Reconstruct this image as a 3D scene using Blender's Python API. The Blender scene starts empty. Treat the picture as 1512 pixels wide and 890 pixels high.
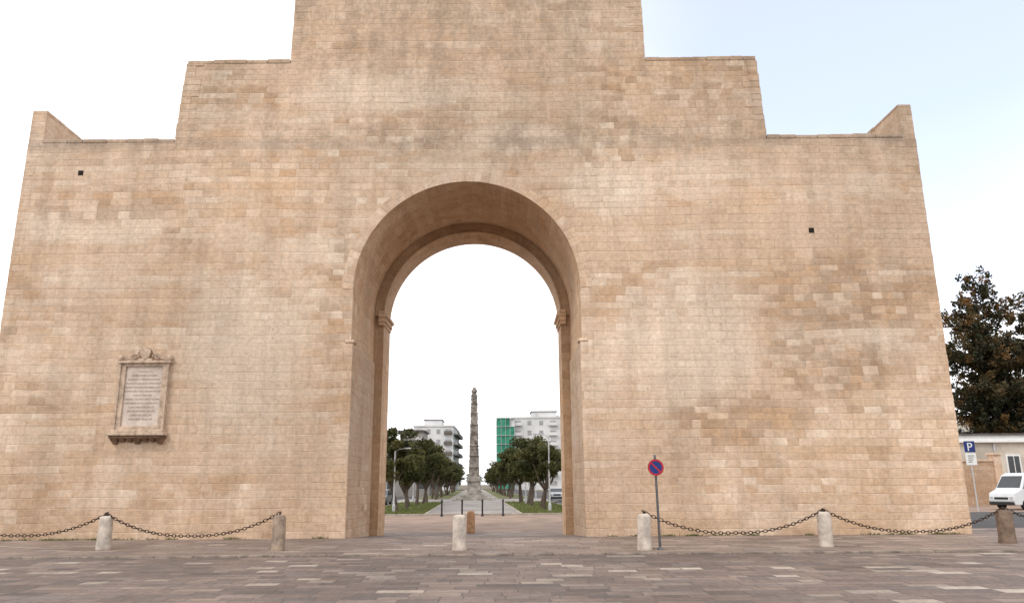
import bpy, math, random
import numpy as np
from mathutils import Matrix, Vector
random.seed(7)
rng=np.random.default_rng(7)
scene=bpy.context.scene
scene.view_settings.view_transform='Standard'
scene.view_settings.look='None'
scene.view_settings.exposure=0

# ------------------------------------------------------------------ nodes
class NB:
    def __init__(s,mat):
        s.t=mat.node_tree; s.n=s.t.nodes; s.l=s.t.links
    def new(s,t): return s.n.new(t)
    def put(s,sock,v):
        if isinstance(v,bpy.types.NodeSocket): s.l.new(v,sock)
        elif isinstance(v,(int,float)):
            try: sock.default_value=v
            except Exception: sock.default_value=(v,v,v)
        else:
            v=tuple(v)
            if len(v)==3 and sock.type=='RGBA': v=v+(1,)
            sock.default_value=v
    def m(s,op,*a,clamp=False):
        n=s.new('ShaderNodeMath'); n.operation=op; n.use_clamp=clamp
        for i,x in enumerate(a): s.put(n.inputs[i],x)
        return n.outputs[0]
    def noise(s,vec,scale,detail=3,rough=.55,dim='3D',dist=0):
        n=s.new('ShaderNodeTexNoise'); n.noise_dimensions=dim
        if dim=='1D': s.put(n.inputs['W'],vec)
        elif vec is not None: s.put(n.inputs['Vector'],vec)
        n.inputs['Scale'].default_value=scale; n.inputs['Detail'].default_value=detail
        n.inputs['Roughness'].default_value=rough; n.inputs['Distortion'].default_value=dist
        return n.outputs[0]
    def comb(s,x,y,z):
        n=s.new('ShaderNodeCombineXYZ')
        for i,v in enumerate((x,y,z)): s.put(n.inputs[i],v)
        return n.outputs[0]
    def sep(s,v):
        n=s.new('ShaderNodeSeparateXYZ'); s.put(n.inputs[0],v); return n.outputs
    def mr(s,v,a,b,c=0,d=1,smooth=True):
        n=s.new('ShaderNodeMapRange')
        if smooth: n.interpolation_type='SMOOTHSTEP'
        for i,x in enumerate((v,a,b,c,d)): s.put(n.inputs[i],x)
        return n.outputs[0]
    def mix(s,f,a,b,mode='MIX'):
        n=s.new('ShaderNodeMix'); n.data_type='RGBA'; n.blend_type=mode
        s.put(n.inputs[0],f); s.put(n.inputs[6],a); s.put(n.inputs[7],b)
        return n.outputs[2]
    def ramp(s,f,stops,interp='LINEAR'):
        n=s.new('ShaderNodeValToRGB'); cr=n.color_ramp; cr.interpolation=interp
        while len(cr.elements)<len(stops): cr.elements.new(.5)
        for e,(p,c) in zip(cr.elements,stops):
            e.position=p; e.color=tuple(c)+(1,)
        s.put(n.inputs[0],f); return n.outputs[0]
    def scale3(s,v,sx,sy,sz):
        n=s.new('ShaderNodeMapping'); s.put(n.inputs[0],v); n.inputs['Scale'].default_value=(sx,sy,sz)
        return n.outputs[0]
    def pos(s): return s.new('ShaderNodeNewGeometry').outputs['Position']
    def uv(s): return s.new('ShaderNodeTexCoord').outputs['UV']
    def wn1(s,v):
        wn=s.new('ShaderNodeTexWhiteNoise'); wn.noise_dimensions='1D'; s.put(wn.inputs['W'],v); return wn.outputs['Value']
    def ashlar(s,u,v,h,w,seed,jog=.5,wr=(.65,.75)):
        v=s.m('ADD',v,s.m('MULTIPLY',s.noise(v,1.5,0,dim='1D'),.2))
        vv=s.m('DIVIDE',v,h); row=s.m('FLOOR',vv); fv=s.m('FRACT',vv)
        ro=s.wn1(s.m('ADD',row,seed+.37))
        wrow=s.m('MULTIPLY',s.m('ADD',s.m('MULTIPLY',ro,wr[1]),wr[0]),w)
        u2=s.m('ADD',s.m('DIVIDE',u,wrow),s.m('MULTIPLY',ro,37.7))
        nz=s.noise(s.m('ADD',s.m('MULTIPLY',u2,.8),s.m('MULTIPLY',row,13.7)),1,0,dim='1D')
        u3=s.m('ADD',u2,s.m('MULTIPLY',nz,jog))
        cell=s.m('FLOOR',u3); fu=s.m('FRACT',u3)
        w2=s.new('ShaderNodeTexWhiteNoise'); w2.noise_dimensions='3D'
        s.put(w2.inputs['Vector'],s.comb(row,cell,seed))
        r=s.sep(w2.outputs['Color'])
        du=s.m('MULTIPLY',s.m('MINIMUM',fu,s.m('SUBTRACT',1,fu)),wrow)
        dv=s.m('MULTIPLY',s.m('MINIMUM',fv,s.m('SUBTRACT',1,fv)),h)
        return r,s.m('MINIMUM',du,dv),row,dv

def newmat(name):
    m=bpy.data.materials.new(name); m.use_nodes=True
    nb=NB(m); b=nb.n['Principled BSDF']
    b.inputs['Specular IOR Level'].default_value=.25
    return m,nb,b
def bump(nb,b,h,strength=.4,dist=.02):
    n=nb.new('ShaderNodeBump'); n.inputs['Strength'].default_value=strength
    n.inputs['Distance'].default_value=dist; nb.put(n.inputs['Height'],h)
    nb.l.new(n.outputs[0],b.inputs['Normal'])

# weathering zones that exist on the real wall: x, z, half-width, half-height (m)
BROWN=[(11.3,7.6,3.4,1.5),(10.6,5.6,2.2,1.3),(-5.7,7.2,.75,1.2),(-8.9,15.0,1.3,.5),(-5.6,17.2,1.6,.55),(1.3,18.6,1.6,.6),(4.4,15.7,1.2,.6),(7.6,3.6,2.2,.9),(-13.5,11.0,2.6,.7)]
PALE=[(0.3,13.4,2.0,.6),(-14.0,10.3,2.6,.7),(-4.5,15.2,3.0,.8),(6.0,6.2,2.5,2.2),(-8.5,6.0,2.0,2.6),(3.6,11.5,1.6,1.0)]
def stone_wall(name,tone=(1,1,1),contrast=1.0,h=.25,w=.5,brown_mix=0.0,stain=1.0,zones=False):
    m,nb,b=newmat(name)
    P=nb.pos(); uv=nb.uv(); 
    s=nb.sep(uv)
    wob=nb.noise(uv,2.5,2); wob2=nb.noise(nb.scale3(uv,1.3,1,1),3.1,2)
    u=nb.m('ADD',s[0],nb.m('MULTIPLY',nb.m('SUBTRACT',wob,.5),.09))
    v=nb.m('ADD',s[1],nb.m('MULTIPLY',nb.m('SUBTRACT',wob2,.5),.05))
    v=nb.m('ADD',v,nb.m('MULTIPLY',nb.noise(uv,.12,1),.35))
    r,d,row,dv=nb.ashlar(u,v,h,w,3.0)
    base=nb.ramp(r[0],[(0,(.31,.215,.14)),(.06,(.43,.30,.20)),(.28,(.525,.385,.27)),(.6,(.575,.43,.31)),(.86,(.63,.485,.36)),(1,(.72,.60,.475))])
    cl=nb.mr(nb.noise(P,.16,3,.65),.38,.66,.10,.95)
    cl=nb.m('MULTIPLY',cl,contrast,clamp=True)
    col=nb.mix(cl,(.58,.428,.308),base)
    rw=nb.wn1(nb.m('ADD',row,91.3)); rmask=nb.mr(nb.noise(nb.scale3(P,.5,1,.9),.35,2,.6),.4,.6)
    col=nb.mix(nb.m('MULTIPLY',nb.m('MULTIPLY',nb.m('GREATER_THAN',rw,.62),rmask),.4),col,(.49,.345,.235))
    col=nb.mix(nb.m('MULTIPLY',nb.m('MULTIPLY',nb.m('LESS_THAN',rw,.22),rmask),.4),col,(.68,.55,.43))
    zone_b=0.0; zone_p=0.0
    ps=nb.sep(P)
    if zones:
        wn=nb.m('MULTIPLY',nb.m('SUBTRACT',nb.noise(P,.55,4,.65),.5),1.9)
        def acc(lst):
            t=None
            for (x,z,a,c) in lst:
                e=nb.m('ADD',nb.m('POWER',nb.m('DIVIDE',nb.m('SUBTRACT',ps[0],x),a),2),nb.m('POWER',nb.m('DIVIDE',nb.m('SUBTRACT',ps[2],z),c),2))
                t=e if t is None else nb.m('MINIMUM',t,e)
            return nb.mr(nb.m('ADD',t,wn),.45,1.5,1,0)
        zone_b=acc(BROWN); zone_p=acc(PALE)
    # orange repaired patches
    on=nb.noise(nb.scale3(P,1,1,1.7),.2,4,.62,dist=.5)
    om=nb.m('MAXIMUM',nb.mr(on,.50,.64),zone_b); pick=nb.m('GREATER_THAN',r[1],.55)
    col=nb.mix(nb.m('MULTIPLY',nb.m('MULTIPLY',om,pick),.60),col,(.445,.27,.15))
    on2=nb.noise(nb.scale3(P,.6,1,1.6),.5,5,.68,dist=.6)
    col=nb.mix(nb.m('MULTIPLY',nb.mr(on2,.46,.70),.50),col,(.575,.375,.225))
    # pale patches
    pn=nb.noise(nb.scale3(P,.8,1,1.7),.27,5,.68,dist=.4)
    pm=nb.m('MAXIMUM',nb.mr(pn,.48,.68),zone_p)
    col=nb.mix(nb.m('MULTIPLY',pm,.52),col,(.70,.58,.47))
    # brownish grey crust blocks
    dn=nb.noise(nb.scale3(P,.7,1,2.2),.35,5,.7)
    dm=nb.m('MAXIMUM',nb.mr(dn,.53,.70),nb.m('MULTIPLY',zone_b,.9))
    col=nb.mix(nb.m('MULTIPLY',nb.m('MULTIPLY',dm,nb.m('GREATER_THAN',r[2],.55)),.5*stain),col,(.33,.225,.15))
    hs=nb.mr(nb.noise(nb.scale3(P,.35,1,3.2),.8,5,.72),.55,.74)
    col=nb.mix(nb.m('MULTIPLY',hs,.36*stain),col,(.37,.27,.20))
    # height weathering
    z=ps[2]
    hz=nb.mr(z,12.0,13.4); hz2=nb.mr(z,14.2,19.5)
    wx=nb.noise(nb.scale3(P,1.3,1,.8),.8,5,.74,dist=.3)
    wm=nb.m('MULTIPLY',nb.mr(wx,.42,.64),nb.m('ADD',nb.m('MULTIPLY',nb.m('MULTIPLY',hz,nb.mr(z,13.5,14.5,1,.35)),.75),nb.m('MULTIPLY',hz2,.8)),clamp=True)
    col=nb.mix(nb.m('MULTIPLY',wm,.72*stain),col,(.28,.21,.155))
    col=nb.mix(nb.m('MULTIPLY',hz2,.42),col,(.42,.305,.215))
    tl=nb.m('MULTIPLY',nb.mr(z,12.95,13.2),nb.mr(z,13.36,13.5,1,0))
    col=nb.mix(nb.m('MULTIPLY',nb.m('MULTIPLY',tl,nb.mr(on2,.4,.6)),.5*stain),col,(.33,.26,.205))
    bz=nb.m('MULTIPLY',nb.mr(z,0,4.2,1,0),nb.mr(nb.noise(P,.8,4,.68),.3,.66))
    col=nb.mix(nb.m('MULTIPLY',bz,.55),col,(.44,.29,.185))
    big=nb.mr(nb.noise(P,.11,2,.5),.3,.7,.86,1.12)
    streak=nb.mr(nb.noise(nb.scale3(P,2.2,2.2,.25),.7,4,.72),.3,.75,1.06,.84)
    fine=nb.mr(nb.noise(P,7,6,.8),.25,.75,.78,1.2)
    k=nb.m('MULTIPLY',nb.m('MULTIPLY',big,streak),fine)
    col=nb.mix(1,col,nb.comb(nb.m('MULTIPLY',k,tone[0]),nb.m('MULTIPLY',k,tone[1]),nb.m('MULTIPLY',k,tone[2])),'MULTIPLY')
    mwn=nb.noise(P,.8,3,.7)
    mort=nb.mr(d,.002,nb.mr(mwn,.35,.7,.008,.028),1,0)
    mcol=nb.mix(nb.mr(pn,.42,.56),(.40,.285,.195),(.68,.55,.43))
    col=nb.mix(nb.m('MULTIPLY',mort,nb.mr(mwn,.38,.68,.04,.5)),col,mcol)
    ej=nb.m('MULTIPLY',nb.mr(dv,.002,.022,1,0),nb.mr(nb.noise(nb.scale3(P,.8,1,2),.9,4,.75),.60,.68))
    col=nb.mix(nb.m('MULTIPLY',ej,.6),col,(.22,.145,.095))
    vo=nb.new('ShaderNodeTexVoronoi'); nb.put(vo.inputs['Vector'],P); vo.inputs['Scale'].default_value=3.2
    pit=nb.m('MULTIPLY',nb.mr(vo.outputs['Distance'],.05,.14,1,0),nb.mr(mwn,.52,.6))
    col=nb.mix(nb.m('MULTIPLY',pit,.6),col,(.24,.165,.11))
    if brown_mix: col=nb.mix(brown_mix,col,(.20,.125,.075))  # optional even blend towards dark brown
    nb.l.new(col,b.inputs['Base Color']); b.inputs['Roughness'].default_value=.92
    hgt=nb.m('ADD',nb.mr(d,0,.018,-.5,0),nb.m('MULTIPLY',nb.noise(P,5,5,.78),1.0))
    bump(nb,b,hgt,.6,.035)
    return m

def paving(name,stops,h,w,seed,rot=False,cluster=1,mort=(.10,.085,.075),rough=(.45,.8),avg=(.2,.165,.145)):
    m,nb,b=newmat(name)
    P=nb.pos(); s=nb.sep(P)
    wob=nb.m('MULTIPLY',nb.m('SUBTRACT',nb.noise(P,1.8,2),.5),.05)
    a,c=(s[1],s[0]) if rot else (s[0],s[1])
    r,d,row,dv=nb.ashlar(nb.m('ADD',a,wob),nb.m('ADD',c,wob),h,w,seed,.55,(.7,.6))
    base=nb.ramp(r[0],stops)
    cl=nb.mr(nb.noise(P,.3,3,.6),.35,.65,.35,.95)
    col=nb.mix(nb.m('MULTIPLY',cl,cluster,clamp=True),avg,base)
    col=nb.mix(nb.m('MULTIPLY',r[1],.4),col,nb.mix(r[2],(.235,.155,.12),(.16,.145,.145)))
    k=nb.m('MULTIPLY',nb.mr(nb.noise(P,.25,4,.65),.3,.7,.75,1.2),nb.mr(nb.noise(P,10,5,.78),.25,.75,.72,1.24))
    col=nb.mix(1,col,nb.comb(k,k,k),'MULTIPLY')
    st=nb.mr(nb.noise(P,1.1,5,.75,dist=.5),.52,.72)
    col=nb.mix(nb.m('MULTIPLY',st,.4),col,(.085,.07,.06))
    mm=nb.mr(d,.005,.02,1,0)
    col=nb.mix(nb.m('MULTIPLY',mm,.8),col,mort)
    nb.l.new(col,b.inputs['Base Color'])
    nb.l.new(nb.m('ADD',nb.mr(st,0,1,rough[1],rough[0]),nb.m('MULTIPLY',nb.m('SUBTRACT',r[2],.5),.25)),b.inputs['Roughness'])
    b.inputs['Specular IOR Level'].default_value=.35
    bump(nb,b,nb.m('ADD',nb.mr(d,.002,.02,-1,0),nb.m('MULTIPLY',nb.noise(P,6,5,.75),.9)),.6,.02)
    return m

def simple(name,c,rough=.8,var=.25,scale=6,c2=None,bmp=.2,metal=0,spec=.3,detail=4):
    m,nb,b=newmat(name); P=nb.new('ShaderNodeTexCoord').outputs['Object']
    n=nb.noise(P,scale,detail,.65)
    c2=c2 or tuple(x*(1-var) for x in c)
    hi=tuple(min(1,x*(1+var*.4)) for x in c)
    nb.l.new(nb.mix(nb.mr(n,.3,.7),c2,hi),b.inputs['Base Color'])
    b.inputs['Roughness'].default_value=rough; b.inputs['Metallic'].default_value=metal
    b.inputs['Specular IOR Level'].default_value=spec
    if bmp: bump(nb,b,n,bmp,.02)
    return m

def leafmat(name,stops,trans=.25):
    m,nb,b=newmat(name)
    at=nb.new('ShaderNodeAttribute'); at.attribute_name='tint'
    col=nb.ramp(at.outputs['Fac'],stops)
    nb.l.new(col,b.inputs['Base Color']); b.inputs['Roughness'].default_value=.65
    tr=nb.new('ShaderNodeBsdfTranslucent'); nb.l.new(col,tr.inputs[0])
    mx=nb.new('ShaderNodeMixShader'); mx.inputs[0].default_value=trans
    nb.l.new(b.outputs[0],mx.inputs[1]); nb.l.new(tr.outputs[0],mx.inputs[2])
    nb.l.new(mx.outputs[0],nb.n['Material Output'].inputs[0])
    return m

# ------------------------------------------------------------------ mesh helpers
def link(o,parent=None):
    scene.collection.objects.link(o)
    if parent: o.parent=parent
    return o
def empty(name):
    o=bpy.data.objects.new(name,None); o.empty_display_size=.2; return link(o)
def auto_uv(me):
    uvl=me.uv_layers.new(name='UVMap')
    for p in me.polygons:
        n=p.normal; ax=abs(n.x),abs(n.y),abs(n.z)
        for li in p.loop_indices:
            c=me.vertices[me.loops[li].vertex_index].co
            if ax[2]>.75: uvl.data[li].uv=(c.x,c.y)
            elif ax[1]>=ax[0]: uvl.data[li].uv=(c.x,c.z)
            else: uvl.data[li].uv=(c.y+3.3,c.z)
def mk(name,verts,faces,mats,parent=None,midx=None,uvs=None,smooth=False,bevel=0,tint=None):
    me=bpy.data.meshes.new(name); me.from_pydata([tuple(v) for v in verts],[],faces)
    if not isinstance(mats,(list,tuple)): mats=[mats]
    for x in mats: me.materials.append(x)
    if midx is not None: me.polygons.foreach_set('material_index',midx)
    me.update()
    if uvs is not None:
        l=me.uv_layers.new(name='UVMap')
        i=0
        for p in me.polygons:
            for li in p.loop_indices: l.data[li].uv=uvs[i]; i+=1
    elif len(me.polygons)<4000: auto_uv(me)
    if tint is not None:
        a=me.attributes.new('tint','FLOAT','FACE'); a.data.foreach_set('value',np.asarray(tint,dtype=np.float32))
    if smooth: me.polygons.foreach_set('use_smooth',[True]*len(me.polygons))
    o=bpy.data.objects.new(name,me); link(o,parent)
    if bevel:
        b=o.modifiers.new('b','BEVEL'); b.width=bevel; b.segments=2; b.limit_method='ANGLE'
    return o
class MB:
    """mesh builder"""
    def __init__(s): s.v=[]; s.f=[]; s.mi=[]
    def box(s,x0,x1,y0,y1,z0,z1,mi=0):
        b=len(s.v); s.v+=[(x0,y0,z0),(x1,y0,z0),(x1,y1,z0),(x0,y1,z0),(x0,y0,z1),(x1,y0,z1),(x1,y1,z1),(x0,y1,z1)]
        s.f+=[tuple(b+i for i in q) for q in ((0,3,2,1),(4,5,6,7),(0,1,5,4),(1,2,6,5),(2,3,7,6),(3,0,4,7))]; s.mi+=[mi]*6
    def quad(s,*p,mi=0):
        b=len(s.v); s.v+=list(p); s.f.append(tuple(range(b,b+len(p)))); s.mi.append(mi)
    def lathe(s,cx,cy,prof,n=20,mi=0,rotz=0,sq=None):
        b=len(s.v)
        for r,z in prof:
            for i in range(n):
                a=2*math.pi*i/n+rotz
                s.v.append((cx+r*math.cos(a),cy+r*math.sin(a),z))
        for j in range(len(prof)-1):
            for i in range(n):
                k=(i+1)%n
                s.f.append((b+j*n+i,b+j*n+k,b+(j+1)*n+k,b+(j+1)*n+i)); s.mi.append(mi)
        s.f.append(tuple(b+(len(prof)-1)*n+i for i in range(n))); s.mi.append(mi)
        s.f.append(tuple(b+i for i in reversed(range(n)))); s.mi.append(mi)
    def tube(s,pts,rad,n=7,mi=0):
        pts=[Vector(p) for p in pts]; b=len(s.v)
        for j,p in enumerate(pts):
            t=(pts[min(j+1,len(pts)-1)]-pts[max(j-1,0)]).normalized()
            a=t.orthogonal().normalized() if abs(t.z)<.5 else Vector((1,0,0)).cross(t).normalized()
            c=t.cross(a)
            for i in range(n):
                g=2*math.pi*i/n
                s.v.append(tuple(p+(a*math.cos(g)+c*math.sin(g))*rad[j]))
        for j in range(len(pts)-1):
            for i in range(n):
                k=(i+1)%n
                s.f.append((b+j*n+i,b+j*n+k,b+(j+1)*n+k,b+(j+1)*n+i)); s.mi.append(mi)
        s.f.append(tuple(b+(len(pts)-1)*n+i for i in range(n))); s.mi.append(mi)
        s.f.append(tuple(b+i for i in reversed(range(n)))); s.mi.append(mi)
    def make(s,name,mats,parent=None,**k): return mk(name,s.v,s.f,mats,parent,midx=s.mi,**k)

# ------------------------------------------------------------------ materials
M_wall=stone_wall('limestone_wall',contrast=.95,zones=True)
M_vault=stone_wall('limestone_vault',tone=(1.05,.98,.88),contrast=.8,h=.26,w=.55,stain=.3)
M_pale=stone_wall('limestone_dressed',tone=(1.01,1.0,1.0),contrast=.8,h=.30,w=.6,stain=.7)
M_rim=stone_wall('limestone_dark_brown',tone=(.80,.70,.58),contrast=.7,h=.34,w=.6,brown_mix=.25)  # darker, browner stone tone for the rear arch rim
M_cope=stone_wall('limestone_coping',tone=(.88,.88,.88),contrast=.6,h=.5,w=.7,stain=1)
M_plaque=simple('plaque_marble',(.56,.47,.40),.7,.22,3,bmp=.15)
M_plaqueF=simple('plaque_stone',(.50,.38,.285),.85,.38,6,bmp=.4)
M_plaqueD=simple('plaque_stained_stone',(.20,.125,.08),.9,.4,6,bmp=.4)
M_letter=simple('engraved_letter',(.30,.23,.185),.9,.2,6,bmp=0)
M_dark=simple('dark_void',(.02,.015,.012),1,.2,6,bmp=0)
M_boll=simple('bollard_stone',(.52,.45,.385),.85,.38,4,bmp=.6,detail=8)
M_boll2=simple('bollard_weathered_stone',(.33,.25,.19),.9,.5,5,bmp=.6,detail=8)
M_boll3=simple('bollard_brown_stone',(.20,.14,.10),.9,.45,5,bmp=.6,detail=8)
M_bollT=simple('bollard_tan_stone',(.48,.29,.17),.9,.35,7,bmp=.5)
M_iron=simple('chain_iron',(.07,.045,.035),.65,.5,30,metal=.5,bmp=.2)
M_steel=simple('sign_steel',(.13,.13,.135),.45,.3,10,metal=.7,bmp=0)
M_blue=simple('sign_blue',(.012,.03,.16),.4,.1,8,bmp=0)
M_red=simple('sign_red',(.42,.015,.02),.4,.1,8,bmp=0)
M_white=simple('white_paint',(.72,.72,.70),.5,.08,3,bmp=0)
M_black=simple('black_rubber',(.02,.02,.02),.8,.2,9,bmp=0)
M_blackp=simple('black_iron_paint',(.025,.025,.028),.5,.2,9,bmp=0)
M_glass=simple('window_glass',(.03,.035,.04),.15,.3,2,bmp=0,spec=.6)
M_glassf=simple('hazed_far_glass',(.30,.305,.31),.4,.3,.6,bmp=0,spec=.5)  # far window glass, lightened so distance haze is painted into its colour
M_bark=simple('bark',(.11,.085,.065),.95,.5,14,bmp=.6)
M_carw=simple('van_white_paint',(.62,.64,.66),.3,.05,2,bmp=0,spec=.6)
M_carg=simple('car_grey_paint',(.12,.125,.13),.3,.1,2,bmp=0,spec=.6)
M_carr=simple('car_silver_paint',(.4,.41,.42),.3,.1,2,bmp=0,spec=.6)
M_lamp=simple('lamp_grey_metal',(.5,.51,.52),.45,.15,5,metal=.3,bmp=0)
M_plaza=paving('plaza_slabs',[(0,(.08,.063,.055)),(.22,(.115,.09,.077)),(.5,(.155,.118,.10)),(.74,(.205,.155,.128)),(.89,(.25,.195,.16)),(.96,(.40,.34,.28)),(1,(.50,.44,.37))],.34,.62,5.,avg=(.15,.115,.098))
M_pave=paving('pavement_slabs',[(0,(.14,.105,.088)),(.4,(.21,.158,.13)),(.8,(.27,.21,.17)),(1,(.40,.325,.27))],.40,.75,9.,avg=(.23,.172,.142),mort=(.12,.095,.08))
M_pass=paving('passage_slabs',[(0,(.13,.105,.09)),(.4,(.19,.15,.125)),(.8,(.27,.22,.185)),(1,(.45,.39,.33))],.45,.8,11.,avg=(.2,.16,.135))
M_kerb=simple('kerb_stone',(.25,.20,.165),.85,.45,2.5,bmp=.4)
M_kerb2=simple('pale_kerb_stone',(.40,.35,.30),.85,.3,2.5,bmp=.4)
M_road=simple('tan_asphalt',(.30,.215,.165),.9,.3,.8,bmp=.2,detail=8)
M_asph=simple('asphalt',(.075,.07,.068),.9,.3,1.2,bmp=.3)
M_walk=paving('avenue_slabs',[(0,(.25,.23,.21)),(.5,(.31,.28,.255)),(1,(.40,.37,.34))],.6,.9,14.,avg=(.31,.285,.26),mort=(.2,.18,.16))
M_earth=simple('dry_earth',(.16,.125,.09),.95,.35,.5,c2=(.09,.085,.05),bmp=.3)
M_grass=simple('grass',(.12,.15,.045),.95,.5,1.5,c2=(.12,.10,.05),bmp=.5)
M_obel=simple('obelisk_stone',(.26,.23,.20),.9,.7,1.7,c2=(.075,.062,.052),bmp=.8,detail=8)
M_obelb=simple('obelisk_base_stone',(.34,.31,.275),.9,.5,1.6,bmp=.5)
M_bwhite=simple('render_white',(.60,.60,.60),.85,.15,.15,bmp=0)
M_bgrey=simple('render_grey',(.27,.25,.23),.85,.25,.2,bmp=0)
M_bgrey2=simple('render_light_grey',(.48,.47,.46),.85,.2,.2,bmp=0)
M_bcream=simple('render_cream',(.52,.47,.40),.85,.3,.4,bmp=.1,detail=8)
M_net=simple('scaffold_netting',(.04,.24,.15),.8,.35,.5,c2=(.025,.15,.10),bmp=.3)
M_balc=simple('balcony_dark',(.13,.11,.10),.8,.3,.4,bmp=0)
M_roof=simple('roof_edge',(.10,.09,.085),.85,.3,1,bmp=0)
M_leafA=leafmat('holm_oak_leaves',[(0,(.035,.038,.012)),(.5,(.075,.080,.025)),(.85,(.125,.115,.04)),(1,(.19,.165,.065))],.3)
M_leafC=leafmat('cypress_foliage',[(0,(.010,.013,.007)),(.40,(.028,.030,.012)),(.62,(.070,.050,.018)),(.85,(.16,.085,.028)),(1,(.24,.125,.045))],.15)
M_leafD=leafmat('distant_leaves',[(0,(.025,.038,.015)),(.6,(.055,.075,.03)),(1,(.09,.11,.05))],.15)

# ------------------------------------------------------------------ gate
CX=-1.26; ZS=7.98; R1=3.8; R2=3.45; XL=-16.68; XR=14.46; ZT=13.32; ZB=-.5; YR=4.4; YB=6.0
gate=empty('city_gate')
def arch_panel(mb,y,R,x0,x1,zt,zb,N=56,flip=False):
    def q(a,b,c,d):
        p=[(a[0],y,a[1]),(b[0],y,b[1]),(c[0],y,c[1]),(d[0],y,d[1])]
        if flip: p=p[::-1]
        mb.quad(*p)
    q((x0,zb),(CX-R,zb),(CX-R,zt),(x0,zt)); q((CX+R,zb),(x1,zb),(x1,zt),(CX+R,zt))
    for i in range(N):
        a=math.pi*(1-i/N); b=math.pi*(1-(i+1)/N)
        q((CX+R*math.cos(a),ZS+R*math.sin(a)),(CX+R*math.cos(b),ZS+R*math.sin(b)),(CX+R*math.cos(b),zt),(CX+R*math.cos(a),zt))
mb=MB()
arch_panel(mb,0,R1,XL,XR,ZT,ZB)
arch_panel(mb,YB,R2,XL,XR,ZT,ZB,flip=True)
mb.quad((XL,YB,ZB),(XL,0,ZB),(XL,0,ZT),(XL,YB,ZT)); mb.quad((XR,0,ZB),(XR,YB,ZB),(XR,YB,ZT),(XR,0,ZT))
mb.quad((XL,0,ZT),(XR,0,ZT),(XR,YB,ZT),(XL,YB,ZT))
mb.make('wall_front_and_back',M_wall,gate)
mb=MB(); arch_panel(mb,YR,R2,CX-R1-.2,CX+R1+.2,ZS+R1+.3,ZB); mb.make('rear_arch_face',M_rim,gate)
def vault(name,R,y0,y1,mat,zb=ZB,N=56):
    v=[];f=[];uv=[]; pts=[(CX-R,zb,0)]; L=ZS-zb; pts.append((CX-R,ZS,L))
    for i in range(1,N+1):
        a=math.pi*(1-i/N); pts.append((CX+R*math.cos(a),ZS+R*math.sin(a),L+R*math.pi*i/N))
    pts.append((CX+R,zb,2*L+R*math.pi))
    for x,z,s in pts: v+=[(x,y0,z),(x,y1,z)]
    for i in range(len(pts)-1):
        f.append((2*i,2*i+1,2*i+3,2*i+2)); s0,s1=pts[i][2],pts[i+1][2]
        uv+=[(y0,s0),(y1,s0),(y1,s1),(y0,s1)]
    mk(name,v,f,mat,gate,uvs=uv)
vault('passage_vault',R1,0,YR,M_vault); vault('rear_arch_soffit',R2,YR,YB,M_vault)
def ring(name,Ra,Rb,y0,y1,mat,N=64,a0=0,a1=math.pi,bevel=0):
    v=[];f=[];uv=[]
    for i in range(N+1):
        a=a0+(a1-a0)*i/N; c,s=math.cos(a),math.sin(a)
        v+=[(CX+Ra*c,y0,ZS+Ra*s),(CX+Rb*c,y0,ZS+Rb*s),(CX+Rb*c,y1,ZS+Rb*s),(CX+Ra*c,y1,ZS+Ra*s)]
    for i in range(N):
        s0=Rb*(a1-a0)*i/N; s1=Rb*(a1-a0)*(i+1)/N
        for k in range(4):
            j=(k+1)%4
            f.append((4*i+k,4*i+j,4*(i+1)+j,4*(i+1)+k)); uv+=[(k*.4,s0),(k*.4+.4,s0),(k*.4+.4,s1),(k*.4,s1)]
    mk(name,v,f,mat,gate,uvs=uv)
ring('archivolt',R1+.002,R1+.37,-.012,.01,M_pale)
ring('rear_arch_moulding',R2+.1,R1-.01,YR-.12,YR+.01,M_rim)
mb=MB()
for sx in (-1,1):
    xa=CX+sx*(R1+.36); xb=CX+sx*(R1-.06)
    x0,x1=min(xa,xb),max(xa,xb)
    mb.box(x0,x1,-.014,YR-.02,ZB,6.14)
mb.make('jamb_piers',M_wall,gate,bevel=.015)
mb=MB()
for sx in (-1,1):
    xa=CX+sx*(R1+.20); xb=CX+sx*(R1-.12); x0,x1=min(xa,xb),max(xa,xb)
    mb.box(x0,x1,-.04,.42,6.14,6.25)
mb.make('jamb_imposts',M_pale,gate,bevel=.03)
mb=MB()
for sx in (-1,1):
    for i,(pr,z0,z1) in enumerate(((.05,7.62,7.75),(.10,7.75,7.92),(.17,7.92,8.06),(.06,8.06,8.2))):
        xa=CX+sx*(R2+.2); xb=CX+sx*(R2-pr); x0,x1=min(xa,xb),max(xa,xb)
        mb.box(x0,x1,YR-.13-pr*.5,YB-.02-i*.004,z0,z1)
mb.make('rear_arch_imposts',M_vault,gate,bevel=.03)
mb=MB()
mb.box(XL,XL+.5,0,YB,ZT,14.46); mb.box(XR-.45,XR,0,YB,ZT,14.50)
mb.make('side_parapets',M_wall,gate)
def tier(name,xl0,xr0,xl1,xr1,y0,y1,z0,z1):
    v=[(xl0,y0,z0),(xr0,y0,z0),(xr0,y1,z0),(xl0,y1,z0),(xl1,y0+.02,z1),(xr1,y0+.02,z1),(xr1,y1,z1),(xl1,y1,z1)]
    mk(name,v,[(0,1,5,4),(1,2,6,5),(2,3,7,6),(3,0,4,7),(4,5,6,7)],M_wall,gate)
tier('attic_lower_tier',-11.55,9.24,-11.38,9.13,.012,3.6,ZT,16.40)
tier('attic_upper_tier',-7.66,5.13,-7.62,5.09,.045,3.2,16.40,20.9)
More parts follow.
